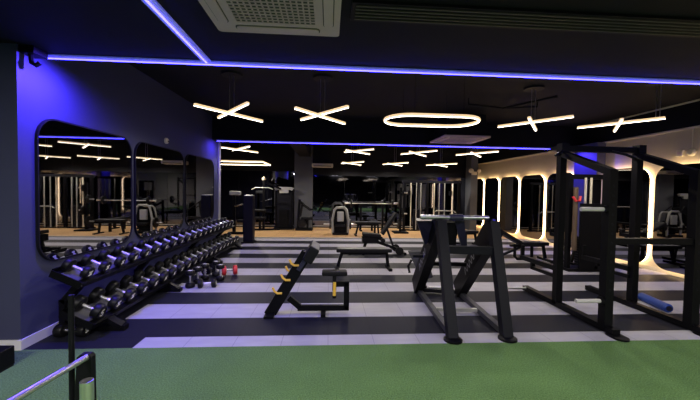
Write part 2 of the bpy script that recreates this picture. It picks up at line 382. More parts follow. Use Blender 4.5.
MB().lathe([(0, 0.0), (0.002, 0.055), (0.03, 0.055), (0.05, 0.035), (0.052, 0.0)], (XL, 6.25, 2.47), (1, 0, 0), 18).build('housing', 'cream', t, True)
MB().lathe([(0, 0.0), (0.001, 0.018), (0.012, 0.012), (0.013, 0.0)], (XL+0.05, 6.25, 2.46), (1, 0, -0.3), 12).build('lens', 'black', t, True)
t = thing('call_point', 'small square white box on the tan right wall beside the round alarm', 'alarm box', (XR, 6.08, 2.45))
MB().box((XR-0.025, 6.08, 2.45), (0.05, 0.13, 0.13), bevel=0.012).build('casing', 'cream', t)
MB().box((XR-0.052, 6.08, 2.45), (0.006, 0.07, 0.05)).build('window', 'ac', t)
t = thing('wall_mounted_alarm', 'round white alarm on the tan right wall, fed by a conduit', 'alarm', (XR, 5.88, 2.45))
MB().lathe([(0, 0), (0.002, 0.075), (0.04, 0.075), (0.06, 0.05), (0.062, 0)], (XR, 5.88, 2.45), (-1, 0, 0), 20).build('dome', 'cream', t, True)
MB().tube((XR-0.012, 5.88, 2.52), (XR-0.012, 5.88, 2.90), 0.011, 8).build('conduit', 'cream', t)
t = thing('emergency_spotlight', 'warm twin-headed emergency light at the top of the alcove column', 'light', (6.05, 13.35, 2.45))
MB().box((6.05, 13.364, 2.40), (0.22, 0.07, 0.14), bevel=0.015).build('battery_box', 'cream', t)
for s in (-1, 1):
    MB().lathe([(0, 0.0), (0.001, 0.05), (0.09, 0.10), (0.11, 0.0)], (6.05+s*0.13, 13.33, 2.52), (s*0.5, -0.8, -0.3), 16).build('lamp_head', 'cream', t, True)

# ------------------------------------------------------------------ mirrors
def left_mirror(y0, y1, label):
    z0, z1, x = 0.795, 2.34, XL
    cy, cz = (y0+y1)/2, (z0+z1)/2; w, h = y1-y0, z1-z0
    t = thing('wall_mirror', label, 'mirror', (x, cy, z0), 'rounded mirrors above the dumbbell rack')
    o = [(x, cy+a, cz+b) for a, b in rrect(w, h, 0.24)]; i = [(x, cy+a, cz+b) for a, b in rrect(w-0.03, h-0.03, 0.225)]
    MB().ring(o, i, (0.03, 0, 0)).build('frame', 'charcoal', t)
    MB().poly(i, (0.022, 0, 0)).build('mirror_glass', 'mirror', t)
left_mirror(3.56, 5.18, 'large rounded mirror on the left wall nearest the camera')
left_mirror(5.26, 6.96, 'middle rounded mirror of three on the dark left wall')
left_mirror(7.04, 8.72, 'rounded mirror on the left wall next to the blue-lit pillar')

def right_mirror(y0, y1, label):
    z0, z1, x = 0.09, 2.22, XR
    cy, cz = (y0+y1)/2, (z0+z1)/2; w, h = y1-y0, z1-z0
    t = thing('backlit_mirror', label, 'mirror', (x, cy, z0), 'backlit rounded mirrors on the right wall')
    R = 0.30
    pb = [(x-0.085, cy+a, cz+b) for a, b in rrect(w-0.03, h-0.03, R)]
    pi = [(x-0.085, cy+a, cz+b) for a, b in rrect(w-0.10, h-0.10, R)]
    MB().ring(pb, pi, (0.07, 0, 0)).build('backlight', 'halo', t)
    po = [(x-0.102, cy+a, cz+b) for a, b in rrect(w, h, R)]
    MB().poly(po, (0.016, 0, 0)).build('mirror_glass', 'mirror_right', t)
for y0, y1, lb in ((14.16, 15.55, 'backlit rounded mirror farthest away, beside the grey alcove column'),
                   (12.86, 14.04, 'backlit rounded mirror second from the alcove column'),
                   (11.46, 12.74, 'backlit rounded mirror third from the alcove column'),
                   (10.05, 11.33, 'backlit rounded mirror fourth from the alcove column'),
                   (8.72, 9.92, 'backlit rounded mirror directly beyond the blue-lit pillar'),
                   (6.60, 7.80, 'backlit rounded mirror on the near side of the blue-lit pillar'),
                   (5.20, 6.48, 'backlit rounded mirror with its edge glowing behind the power rack')):
    right_mirror(y0, y1, lb)

def panel(x0, x1, z1, y, label, group):
    t = thing('mirror_panel', label, 'mirror', ((x0+x1)/2, y, 0.1), group)
    MB().b2((x0+0.006, y-0.012, 0.10), (x1-0.006, y, z1)).build('mirror_glass', 'mirror_dark', t)
    MB().b2((x0+0.006, y-0.016, 0.06), (x1-0.006, y, 0.10)).build('bottom_rail', 'edge', t)
for k in range(5):
    w = (5.93+0.66)/5; x0 = -0.66+k*w
    panel(x0, x0+w, 2.22, 13.93, 'smoked mirror panel on the back wall, %s to the right of the grey column' % ORD[k], 'smoked mirror panels right of the column')
for k in range(4):
    w = 1.16; x1 = -1.41-k*w
    panel(x1-w, x1, 2.36, 13.93, 'smoked mirror panel on the back wall, %s to the left of the grey column' % ORD[k], 'smoked mirror panels left of the column')

# ------------------------------------------------------------------ dumbbells
def digit5(c, s, n):
    b = MB(); x, y, z = c
    for (y0, z0, y1, z1) in ((-.5, 1, .5, 1), (-.5, 1, -.5, 0), (-.5, 0, .5, 0), (.5, 0, .5, -1), (.5, -1, -.5, -1)):
        b.bar((x, y+y0*s, z+z0*s), (x, y+y1*s, z+z1*s), s*0.34, 0.002, (1, 0, 0))
    return b
def make_dumbbell(r, hl, gap, label, body='rubber', mark='white_mark', five=False):
    """axis along X, origin at its lowest point"""
    t = thing('dumbbell', label, 'dumbbell')
    MB().tube((-gap/2-0.005, 0, r), (gap/2+0.005, 0, r), 0.017, 12).build('handle', 'chrome', t, True)
    prof = [(0, 0.0), (0.0005, r*0.55), (0.012, r*0.93), (0.022, r), (hl-0.022, r), (hl-0.010, r*0.94), (hl-0.004, r*0.72), (hl-0.006, r*0.68), (hl-0.0055, 0)]
    for s in (-1, 1):
        h = MB().lathe(prof, (s*gap/2, 0, r), (s, 0, 0), 22).build('weight_head', body, t, True)
        f = s*(gap/2+hl-0.004)
        if five and s > 0: digit5((f, 0.0, r), r*0.38, 5).build('number', mark, h)
        else:
            g = MB()
            g.bar((f, -r*0.34, r*1.22), (f, r*0.30, r*1.34), 0.016, 0.002, (1, 0, 0)); g.bar((f, -r*0.30, r*0.72), (f, r*0.34, r*0.84), 0.014, 0.002, (1, 0, 0))
            g.lathe([(0, 0.0), (0.001, r*0.22), (0.002, 0.0)], (f-s*0.001, 0, r), (s, 0, 0), 12)
            g.build('face_mark', mark, h)
    return t
TILT = math.radians(24)
def tray_point(xb, zb, u):          # u metres down the tilted tray from its back edge
    return xb + u*math.cos(TILT), zb - u*math.sin(TILT)
RY0, RY1 = 3.56, 9.16
rk = thing('dumbbell_rack', 'long two-tier black dumbbell rack along the left wall', 'dumbbell rack', (-2.6, 6.3, 0))
Rt = Matrix.Rotation(TILT, 3, 'Y')
TIERS = ((-2.85, 0.72, 0.30), (-2.76, 0.295, 0.33))
for nm, (xb, zb, w) in zip(('upper_tray', 'lower_tray'), TIERS):
    cx, cz = tray_point(xb, zb, w/2)
    b = MB(); b.box((cx, (RY0+RY1)/2, cz-0.012), (w, RY1-RY0, 0.02), Rt)
    fx, fz = tray_point(xb, zb, w); b.box((fx+0.006, (RY0+RY1)/2, fz-0.02), (0.012, RY1-RY0, 0.05), Rt)
    b.box((xb+0.0, (RY0+RY1)/2, zb+0.01), (0.012, RY1-RY0, 0.06), Rt)
    tr = b.build(nm, 'black', rk)
    b = MB(); b.box((cx, (RY0+RY1)/2, cz-0.0005), (w*0.62, RY1-RY0-0.06, 0.003), Rt); b.build('tray_liner', 'steel_liner', tr)
    for y in (RY0-0.004, RY1+0.004): MB().box((cx, y, cz-0.012), (w+0.02, 0.012, 0.075), Rt).build('end_cap', 'black', tr)
for y in (3.83, 5.225, 7.178, 8.85):
    b = MB(); b.bar((-2.95, y, 0.03), (-2.27, y, 0.03), 0.09, 0.05); b.build('foot', 'black', rk)
    b = MB(); b.bar((-2.92, y, 0.03), (-2.92, y, 0.36), 0.06, 0.12, (0, 1, 0)); b.bar((-2.92, y, 0.33), (-2.70, y, 0.60), 0.06, 0.12, (0, 1, 0)); b.bar((-2.90, y, 0.24), (-2.66, y, 0.21), 0.05, 0.08, (0, 1, 0)); b.build('upright', 'black', rk)
    b = MB(); b.bar((-2.31, y, 0.04), (-2.50, y, 0.155), 0.05, 0.10, (0, 1, 0)); b.build('front_leg', 'black', rk)
for z in (0.10,): MB().bar((-2.92, 3.83, z), (-2.92, 8.85, z), 0.05, 0.05).build('back_rail', 'black', rk)

proto_top = make_dumbbell(0.072, 0.082, 0.120, 'x')
proto_low = make_dumbbell(0.086, 0.098, 0.125, 'x')
proto_five = make_dumbbell(0.086, 0.098, 0.125, 'x', five=True)
def on_tray(proto, tier, y, label, group, first):
    xb, zb, w = TIERS[tier]; x, z = tray_point(xb, zb, w/2 - 0.005)
    n = V((math.sin(TILT), 0, math.cos(TILT)))
    loc = V((x, y, z)) + n*0.0005
    rot = (0, TILT, 0)
    if first:
        proto.location = loc; proto.rotation_euler = rot; proto['label'] = label; proto['group'] = group
    else: dup(proto, loc, rot, label, group)
NT = 20
for k in range(NT):
    on_tray(proto_top, 0, 3.70+k*0.279, 'black round dumbbell on the upper tray, %s from the near end' % ORD[k], 'dumbbells on the upper tray', k == 0)
for k in range(NT):
    p = proto_five if k == 0 else proto_low
    on_tray(p, 1, 3.69+k*0.279, 'large black round dumbbell on the lower tray, %s from the near end%s' % (ORD[k], ', marked 5' if k == 0 else ''), 'dumbbells on the lower tray', k in (0, 1))
# on the floor beside the rack
def floor_db(proto, loc, rot, label): dup(proto, loc, rot, label, 'weights on the floor by the dumbbell rack')
floor_db(proto_top, (-1.95, 5.42, 0.0), (0, 0, math.radians(12)), 'black dumbbell lying on the pale tile stripe in front of the rack')
for k, (x, y) in enumerate(((-2.22, 5.42), (-2.19, 5.66), (-2.16, 5.90))):
    floor_db(proto_top, (x-0.072, y, 0.142), (0, PI/2, 0), 'black dumbbell standing on end under the rack, %s from the camera in its row' % ORD[k])
for k, (x, y) in enumerate(((-1.88, 5.85), (-2.04, 6.12))):
    floor_db(proto_top, (x-0.072, y, 0.142), (0, PI/2, 0), ('black dumbbell standing on end, touching the near side of the red one', 'black dumbbell standing on end just behind left of the red one')[k])
floor_db(proto_low, (-2.22, 6.30, 0), (0, 0, math.radians(80)), 'black dumbbell lying under the rack with its round face to the room')
red = make_dumbbell(0.088, 0.085, 0.11, 'red dumbbell lying on the floor beside the rack', 'red', 'red')
red.location = (-1.83, 6.22, 0); red.rotation_euler = (0, 0, math.radians(20)); red['group'] = 'weights on the floor by the dumbbell rack'
big = make_dumbbell(0.070, 0.10, 0.12, 'heavy black dumbbell on the floor under the near end of the rack')
big.location = (-2.73, 3.66, 0); big.rotation_euler = (0, 0, 0); big['group'] = 'weights on the floor by the dumbbell rack'

# ------------------------------------------------------------------ preacher curl bench
t = thing('preacher_bench', 'black sloping preacher bench with yellow bar hooks and a round-edged seat', 'exercise bench', (-0.2, 4.27, 0))
yc = 4.27
MB().bar((-0.74, yc, 0.0), (-0.27, yc, 0.80), 0.145, 0.12, (0, 1, 0)).build('sloping_post', 'black', t)
MB().box((-0.73, yc, 0.012), (0.12, 0.36, 0.024)).build('foot', 'black', t)
d = V((0.47, 0, 0.80)).normalized(); nrm = V((0.80, 0, -0.47)).normalized()
f = Matrix((nrm, V((0, 1, 0)), d)).transposed()
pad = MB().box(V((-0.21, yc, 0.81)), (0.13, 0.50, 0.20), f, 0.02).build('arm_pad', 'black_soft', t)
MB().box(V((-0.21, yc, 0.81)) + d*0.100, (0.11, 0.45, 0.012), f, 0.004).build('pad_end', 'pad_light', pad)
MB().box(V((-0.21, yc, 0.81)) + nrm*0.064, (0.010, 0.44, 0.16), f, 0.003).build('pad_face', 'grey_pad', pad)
MB().bar((-0.37, yc-0.13, 0.60), (-0.24, yc-0.13, 0.80), 0.05, 0.04, (0, 1, 0)).build('pad_bracket', 'navy', t)
for px, pz, s in ((-0.63, 0.33, 0), (-0.525, 0.50, 0), (-0.49, 0.56, 1), (-0.42, 0.69, 0)):
    y = yc - 0.06 if s == 0 else yc + 0.12
    MB().path([(px+0.05, y, pz-0.045), (px-0.01, y, pz-0.045), (px-0.045, y, pz-0.02), (px-0.07, y, pz+0.030)], 0.0145, 10).build('bar_hook', 'yellow', t, True)
ft = MB()
for a, b in (((-0.50, 0.21), (-0.355, 0.085)), ((-0.385, 0.075), (0.285, 0.075)), ((0.25, 0.045), (0.25, 0.42)), ((0.285, 0.39), (0.07, 0.39))):
    ft.bar((a[0], yc, a[1]), (b[0], yc, b[1]), 0.07, 0.06, (0, 1, 0), 0.008)
ft.build('frame_tube', 'black', t)
MB().box((-0.05, yc, 0.019), (0.06, 0.30, 0.038)).build('stabiliser', 'black', t)
MB().tube((0.09, yc, 0.30), (0.09, yc, 0.50), 0.026, 12).build('seat_post', 'charcoal', t, True)
MB().tube((0.09, yc-0.035, 0.24), (0.09, yc-0.035, 0.42), 0.021, 12).build('adjuster_sleeve', 'yellow', t, True)
MB().tube((0.09, yc-0.035, 0.215), (0.09, yc-0.035, 0.245), 0.026, 12).build('adjuster_knob', 'black', t, True)
MB().box((0.09, yc, 0.535), (0.33, 0.18, 0.055), bevel=0.024).build('seat', 'black_soft', t, True)

# ------------------------------------------------------------------ flat benches
def flat_bench(x0, x1, y, label, zt=0.43, grp=None):
    t = thing('flat_bench', label, 'exercise bench', ((x0+x1)/2, y, 0), grp)
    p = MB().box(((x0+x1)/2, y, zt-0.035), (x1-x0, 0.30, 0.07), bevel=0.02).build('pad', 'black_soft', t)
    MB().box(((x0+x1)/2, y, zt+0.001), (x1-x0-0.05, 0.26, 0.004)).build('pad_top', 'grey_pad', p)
    MB().bar((x0+0.10, y, zt-0.10), (x1-0.06, y, zt-0.10), 0.06, 0.06).build('spine', 'black', t)
    MB().bar((x0+0.12, y, zt-0.08), (x0+0.03, y, 0.03), 0.06, 0.05, (0, 1, 0)).build('leg', 'black', t)
    MB().bar((x1-0.09, y, zt-0.08), (x1-0.05, y, 0.03), 0.06, 0.05, (0, 1, 0)).build('leg', 'black', t)
    for x in (x0+0.02, x1-0.04): MB().bar((x, y-0.24, 0.025), (x, y+0.24, 0.025), 0.07, 0.05).build('foot', 'black', t)
flat_bench(0.17, 1.30, 6.70, 'black flat bench standing alone in the middle of the striped floor')

def incline_bench(x, y, label, flip=1, ang=0.0):
    t = thing('incline_bench', label, 'exercise bench', (x, y, 0))
    R = lambda p: (x + flip*p[0], y+p[1], p[2])
    MB().bar(R((0.50, 0, 0.50)), R((0.86, 0, 1.05)), 0.07, 0.28, (0, 1, 0), 0.02).build('backrest', 'black_soft', t)
    MB().bar(R((0.0, 0, 0.50)), R((0.46, 0, 0.46)), 0.08, 0.28, (0, 1, 0), 0.02).build('seat', 'black_soft', t)
    MB().box(R((0.20, 0, 0.36)), (0.42, 0.20, 0.16)).build('seat_housing', 'black', t)
    MB().bar(R((-0.35, 0, 0.10)), R((0.70, 0, 0.12)), 0.06, 0.06, (0, 1, 0)).build('lower_rail', 'black', t)
    MB().bar(R((-0.33, -0.2, 0.04)), R((-0.33, 0.2, 0.04)), 0.06, 0.08).build('foot', 'black', t)
    MB().bar(R((0.10, 0, 0.40)), R((1.05, 0, 0.06)), 0.07, 0.07, (0, 1, 0)).build('main_rail', 'black', t)
    MB().bar(R((0.12, 0, 0.42)), R((0.02, 0, 0.03)), 0.07, 0.06, (0, 1, 0)).build('front_leg', 'black', t)
    MB().bar(R((0.62, 0, 0.66)), R((0.80, 0, 0.18)), 0.05, 0.05, (0, 1, 0)).build('prop', 'charcoal', t)
    for xx in (0.0, 1.06): MB().bar(R((xx, -0.26, 0.03)), R((xx, 0.26, 0.03)), 0.06, 0.06).build('foot', 'black', t)
    for s in (-1, 1):
        MB().lathe([(0, 0), (0.001, 0.055), (0.09, 0.055), (0.091, 0)], R((0.50, s*0.18-0.045, 0.36)), (0, 1, 0), 16).build('roller', 'black_soft', t, True)
        MB().lathe([(0, 0), (0.001, 0.10), (0.02, 0.10), (0.021, 0)], R((0.92, s*0.22, 0.10)), (0, 1, 0), 18).build('wheel', 'rubber', t, True)
incline_bench(0.88, 8.35, 'black bench with raised sloping backrest behind the flat bench')
def adjustable_bench(x, y, label):
    t = thing('adjustable_bench', label, 'exercise bench', (x, y, 0))
    MB().bar((x-0.04, y, 0.74), (x+0.50, y, 0.44), 0.08, 0.30, (0, 1, 0), 0.02).build('backrest', 'black_soft', t)
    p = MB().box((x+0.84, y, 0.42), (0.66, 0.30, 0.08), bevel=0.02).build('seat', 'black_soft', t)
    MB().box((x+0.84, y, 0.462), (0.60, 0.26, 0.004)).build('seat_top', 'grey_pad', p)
    MB().path([(x+0.42, y, 0.40), (x+0.42, y, 0.10), (x+0.48, y, 0.045), (x+0.78, y, 0.045), (x+0.84, y, 0.10), (x+0.84, y, 0.38)], 0.035, 10).build('hoop_leg', 'black', t, True)
    MB().bar((x+0.02, y, 0.10), (x+0.56, y, 0.33), 0.05, 0.05, (0, 1, 0)).build('prop', 'charcoal', t)
    MB().bar((x+0.30, y, 0.36), (x+1.14, y, 0.36), 0.06, 0.05).build('spine', 'black', t)
    MB().bar((x+1.12, y, 0.36), (x+1.18, y, 0.03), 0.06, 0.05, (0, 1, 0)).build('rear_leg', 'black', t)
    for xx in (0.0, 1.18): MB().bar((x+xx, y-0.26, 0.03), (x+xx, y+0.26, 0.03), 0.06, 0.06).build('foot', 'black', t)
adjustable_bench(4.02, 7.50, 'black adjustable bench between the leg press and the power rack')
flat_bench(5.55, 6.45, 7.15, 'black flat bench in front of the mirror beyond the power rack', 0.45)
adjustable_bench(3.30, 9.60, 'black adjustable bench far behind the leg press')

# ------------------------------------------------------------------ leg press
t = thing('leg_press', 'large black plate-loaded leg press with two leaning front legs', 'gym machine', (1.7, 4.3, 0))
FL = (V((1.37, 3.46, 0.02)), V((1.37, 3.92, 1.26))); FR = (V((1.99, 3.47, 0.02)), V((1.99, 3.84, 1.26)))
for a, b in (FL, FR):
    leg = MB().bar(a, b, 0.11, 0.10, (0, 1, 0)).build('front_leg', 'charcoal', t)
    MB().lathe([(0, 0), (0.001, 0.10), (0.02, 0.10), (0.03, 0.085), (0.031, 0)], (a[0], a[1]-0.02, 0.0), (0, 0, 1), 20).build('foot_disc', 'black', leg, True)
BL, BRr = V((1.45, 5.15, 0.05)), V((2.06, 5.02, 0.05))
MB().bar((1.37, 3.50, 0.05), BL, 0.07, 0.06).build('floor_rail', 'foot_grey', t)
MB().bar((1.99, 3.50, 0.05), BRr, 0.07, 0.06).build('floor_rail', 'foot_grey', t)
MB().bar((1.44, 4.25, 0.05), (2.02, 4.20, 0.05), 0.05, 0.04).build('floor_crossbar', 'silver', t)
MB().bar((1.45, 5.10, 0.05), (2.06, 4.98, 0.05), 0.06, 0.05).build('floor_crossbar', 'charcoal', t)
MB().bar((1.37, 3.80, 0.93), (1.99, 3.75, 0.93), 0.07, 0.09).build('crossbar', 'charcoal', t)
for a, b in ((V((1.43, 5.12, 0.10)), V((1.40, 4.06, 1.20))), (V((2.06, 4.98, 0.08)), V((2.03, 3.88, 1.20)))):
    rl = MB().bar(a, b, 0.13, 0.25, (0, 0, 1)).build('inclined_rail', 'black', t)
    sp = MB(); dd = (b-a).normalized(); uu = V((1, 0, 0)).cross(dd)
    for k in range(9):
        c0 = a + dd*(0.55+k*0.05) - V((0.066, 0, 0)); sg = 1 if k % 2 else -1
        sp.bar(c0 - uu*0.045 - dd*0.02*sg, c0 + uu*0.045 + dd*0.02*sg, 0.002, 0.012, dd)
    sp.build('side_marking', 'foot_mark', rl)
    MB().tube(a + V((0.0, -0.02, 0.12)), b + V((0.0, 0.02, 0.08)), 0.02, 10).build('guide_rod', 'steel', rl, True)
tb = MB().tube((1.12, 3.93, 1.305), (1.96, 3.90, 1.305), 0.028, 14).build('top_bar', 'steel', t, True)
MB().tube((1.48, 3.918, 1.305), (1.64, 3.912, 1.305), 0.042, 14).build('bar_sleeve', 'navy', tb, True)
MB().poly([(1.13, 4.12, 1.24), (1.33, 4.12, 1.24), (1.42, 4.32, 0.98), (1.30, 4.32, 0.90)], (0, 0.07, 0.03)).build('shoulder_pad', 'navy', t)
MB().poly([(1.60, 4.05, 1.25), (1.72, 4.05, 1.25), (1.86, 4.25, 0.86), (1.79, 4.25, 0.86)], (0, 0.06, 0.03)).build('shoulder_pad', 'navy', t)
MB().poly([(1.52, 4.10, 1.22), (1.66, 4.10, 1.22), (1.72, 4.32, 0.80), (1.54, 4.32, 0.80)], (0, 0.05, 0.03)).build('back_pad', 'black_soft', t)
MB().bar((1.50, 4.30, 0.86), (2.0, 4.24, 0.86), 0.12, 0.10, bevel=0.02).build('carriage', 'navy', t)
MB().poly([(1.36, 5.45, 0.58), (1.66, 5.45, 0.60), (1.74, 5.28, 0.20), (1.56, 5.28, 0.14)], (0, 0.05, 0.02)).build('foot_plate', 'foot_grey', t)
MB().bar((1.55, 5.28, 0.16), (1.55, 5.10, 0.08), 0.06, 0.06).build('plate_support', 'black', t)
MB().path([(1.40, 5.40, 0.46), (1.34, 5.36, 0.36), (1.36, 5.34, 0.26)], 0.022).build('safety_handle', 'black', t, True)
MB().tube((1.58, 5.02, 0.115), (1.94, 4.98, 0.115), 0.02, 12).build('band_peg', 'chrome', t, True)
MB().bar((1.50, 4.62, 0.58), (2.04, 4.56, 0.58), 0.06, 0.05).build('rail_crossbar', 'black', t)
MB().tube((1.20, 4.55, 0.70), (1.46, 4.55, 0.70), 0.024, 12).build('weight_horn', 'charcoal', t, True)

# ------------------------------------------------------------------ power rack
t = thing('power_rack', 'tall black half rack standing at the right edge of the striped floor', 'power rack', (3.8, 4.3, 0))
YF, YRr = 3.63, 4.45
for x, s in ((3.28, -1), (4.37, 1)):
    rail = MB().bar((x, 3.47, 0.045), (x, 5.18, 0.045), 0.09, 0.07).build('floor_rail', 'black', t)
    MB().poly([(x+a, 3.46+b, 0.0) for a, b in rrect(0.16, 0.24, 0.075, 6)], (0, 0, 0.02)).build('foot_plate', 'black', rail)
    MB().box((x, 5.19, 0.045), (0.095, 0.03, 0.075)).build('end_cap', 'rubber', rail)
    fu = MB().bar((x, YF, 0.04), (x, YF, 1.90 if s < 0 else 1.92), 0.10, 0.10).build('front_upright', 'black', t)
    b = MB()
    for k in range(12): b.lathe([(0, 0), (0.0005, 0.016), (0.003, 0.016), (0.0035, 0)], (x, YF-0.05, 0.5+k*0.11), (0, -1, 0), 10)
    b.build('hole_inserts', 'charcoal', fu)
    xr = x + (0.05 if s > 0 else 0)
    ru = MB().bar((xr, YRr, 0.04), (xr, YRr, 2.30), 0.09, 0.09).build('rear_upright', 'black', t)
    MB().bar((x, YF-0.03, 1.87), (xr, YRr+0.03, 2.20), 0.09, 0.08).build('sloping_beam', 'black', t)
    for z, L in ((1.44, 0.30), (0.36, 0.32)):
        h = MB().tube((x+s*0.05, YF, z), (x+s*(0.05+L), YF, z), 0.024, 14).build('weight_horn', 'bright_steel', t, True)
        MB().tube((x+s*0.05, YF, z), (x+s*0.075, YF, z), 0.05, 16).build('horn_collar', 'black', h, True)
    sp = MB().bar((x, YRr, 0.545), (x, 5.33, 0.53), 0.07, 0.07).build('spotter_arm', 'black', t)
    MB().bar((x, 5.31, 0.50), (x, 5.31, 0.74), 0.05, 0.04, (0, 1, 0)).build('stop_post', 'black', sp)
    MB().bar((x, 5.03, 0.50), (x, 5.02, 0.40), 0.05, 0.05, (0, 1, 0)).build('brace', 'black', sp)
    MB().bar((x, 5.05, 0.42), (x, YRr, 0.43), 0.05, 0.05).build('brace_bar', 'black', sp)
    jh = MB().bar((x, YRr+0.04, 1.02), (x, YRr+0.16, 1.02), 0.06, 0.05).build('bar_hook', 'black', t)
    MB().bar((x, YRr+0.15, 1.0), (x, YRr+0.15, 1.10), 0.06, 0.03, (0, 1, 0)).build('hook_lip', 'black', jh)
MB().bar((3.28, YF, 1.07), (4.35, YF, 1.07), 0.07, 0.07).build('front_crossbar', 'black', t)
tb = MB().bar((3.24, YRr, 2.25), (4.46, YRr, 2.25), 0.10, 0.08).build('top_beam', 'black', t)
for x in (3.28, 4.42): MB().box((x, YRr-0.02, 2.26), (0.11, 0.11, 0.12)).build('corner_plate', 'black', tb)
pb = MB().tube((3.28, YRr+0.20, 2.26), (4.35, YRr+0.20, 2.26), 0.018, 12).build('pull_up_bar', 'black', t, True)
for x in (3.28, 4.35): MB().bar((x, YRr, 2.27), (x, YRr+0.22, 2.27), 0.05, 0.05).build('bar_bracket', 'black', pb)
MB().path([(3.98, YRr-0.05, 2.22), (4.08, YRr-0.16, 2.17), (4.20, YRr-0.18, 2.12)], 0.018).build('grip_handle', 'rubber', t, True)
MB().path([(3.26, YRr-0.05, 2.22), (3.16, YRr-0.10, 2.17), (3.10, YRr-0.12, 2.14)], 0.018).build('grip_handle', 'rubber', t, True)
MB().tube((2.93, 5.12, 0.065), (3.24, 5.12, 0.065), 0.018, 12).build('band_peg', 'chrome', t, True)
fr = thing('foam_roller', 'blue foam roller lying on the floor inside the power rack', 'foam roller', (4.72, 4.43, 0.0))
a, b_ = V((4.80, 4.68, 0.062)), V((4.68, 4.16, 0.062))
ax = (b_-a); L = ax.length
MB().lathe([(0, 0.0), (0.001, 0.045), (0.012, 0.060), (L-0.012, 0.060), (L-0.001, 0.045), (L, 0.0)], a, ax, 22).build('roller_body', 'blue', fr, True)
MB().lathe([(0, 0.0), (0.001, 0.035), (0.002, 0.0)], b_ + ax.normalized()*0.0005, ax, 16).build('end_disc', 'navy', fr)

# ------------------------------------------------------------------ cable column in front of the right pillar
t = thing('cable_column', 'black cable column with pale guide rods beside the blue-lit pillar', 'gym machine', (5.4, 6.5, 0))
MB().box((5.42, 6.60, 0.03), (0.90, 0.34, 0.06)).build('base', 'black', t)
for x in (5.02, 5.82): MB().bar((x, 6.55, 0.04), (x, 6.55, 1.95), 0.07, 0.10).build('upright', 'black', t)
MB().bar((4.98, 6.55, 1.97), (5.86, 6.55, 1.97), 0.12, 0.10).build('top_beam', 'black', t)
for x in (5.30, 5.42): MB().tube((x, 6.46, 0.10), (x, 6.46, 1.95), 0.022, 12).build('guide_rod', 'cream', t, True)
MB().b2((5.14, 6.36, 0.06), (5.74, 6.40, 1.42)).build('front_shroud', 'black', t)
MB().b2((5.50, 6.62, 0.06), (5.78, 6.66, 1.92)).build('rear_shroud', 'black', t)
b = MB()
for k in range(12): b.box((5.42, 6.60, 0.12+k*0.052), (0.30, 0.14, 0.046))
b.build('weight_stack', 'charcoal', t)
MB().tube((5.06, 6.42, 0.45), (5.06, 6.42, 1.75), 0.045, 14).build('pulley_shroud', mat('bronze_shroud', (0.10, 0.065, 0.04), 0.5), t, True)
MB().path([(4.98, 6.40, 1.56), (5.02, 6.36, 1.47), (5.10, 6.36, 1.47), (5.15, 6.40, 1.56)], 0.024).build('strap_handle', 'red', t, True)

# ------------------------------------------------------------------ machines on the wood floor
def stack_mb(x, y, z0, n, w=0.34, d=0.16):
    b = MB()
    for k in range(n): b.box((x, y, z0+0.024+k*0.05), (w, d, 0.044))
    return b
t = thing('lat_pulldown', 'black lat pulldown machine with pale top cover against the back mirrors', 'gym machine', (-2.1, 13.1, 0))
MB().box((-1.78, 13.3, 0.05), (0.75, 0.60, 0.08)).build('base', 'black', t)
for x in (-2.10, -1.46): MB().bar((x, 13.35, 0.04), (x, 13.35, 1.60), 0.08, 0.10).build('upright', 'black', t)
MB().poly([(-2.18, 13.2, 1.66), (-2.10, 13.2, 1.56), (-1.98, 13.2, 1.60), (-1.95, 13.2, 1.46), (-1.62, 13.2, 1.46), (-1.59, 13.2, 1.60), (-1.47, 13.2, 1.56), (-1.39, 13.2, 1.66), (-1.5, 13.2, 1.70), (-2.07, 13.2, 1.70)], (0, 0.10, 0)).build('top_cover', 'silver', t)
MB().b2((-2.05, 13.26, 0.1), (-1.50, 13.34, 1.5)).build('rear_shroud', 'charcoal', t)
stack_mb(-1.78, 13.2, 0.10, 14).build('weight_stack', 'black', t)
MB().bar((-2.50, 12.85, 0.04), (-2.50, 12.85, 1.96), 0.08, 0.08).build('mast', 'black', t)
hd = MB().lathe([(0, 0), (0.001, 0.07), (0.06, 0.085), (0.14, 0.02), (0.141, 0)], (-2.50, 12.85, 1.95), (0, 0, 1), 16).build('mast_cap', 'cream', t, True)
MB().path([(-2.95, 12.80, 1.58), (-2.80, 12.80, 1.66), (-2.30, 12.80, 1.66), (-2.15, 12.80, 1.60)], 0.02).build('pulldown_bar', 'silver', t, True)
MB().bar((-2.50, 12.85, 1.90), (-1.9, 13.2, 1.62), 0.06, 0.06).build('boom', 'black', t)
MB().bar((-2.95, 12.75, 0.05), (-1.9, 12.9, 0.05), 0.08, 0.06).build('floor_rail', 'black', t)
MB().bar((-2.62, 12.75, 0.05), (-2.62, 12.75, 0.46), 0.08, 0.08, (0, 1, 0)).build('seat_post', 'black', t)
MB().box((-2.62, 12.75, 0.50), (0.42, 0.36, 0.09), bevel=0.02).build('seat', 'black_soft', t)
MB().tube((-2.85, 12.75, 0.78), (-2.40, 12.75, 0.78), 0.06, 14).build('thigh_roller', 'black_soft', t, True)
MB().bar((-2.55, 12.75, 0.50), (-2.45, 12.8, 0.78), 0.05, 0.05).build('roller_arm', 'black', t)

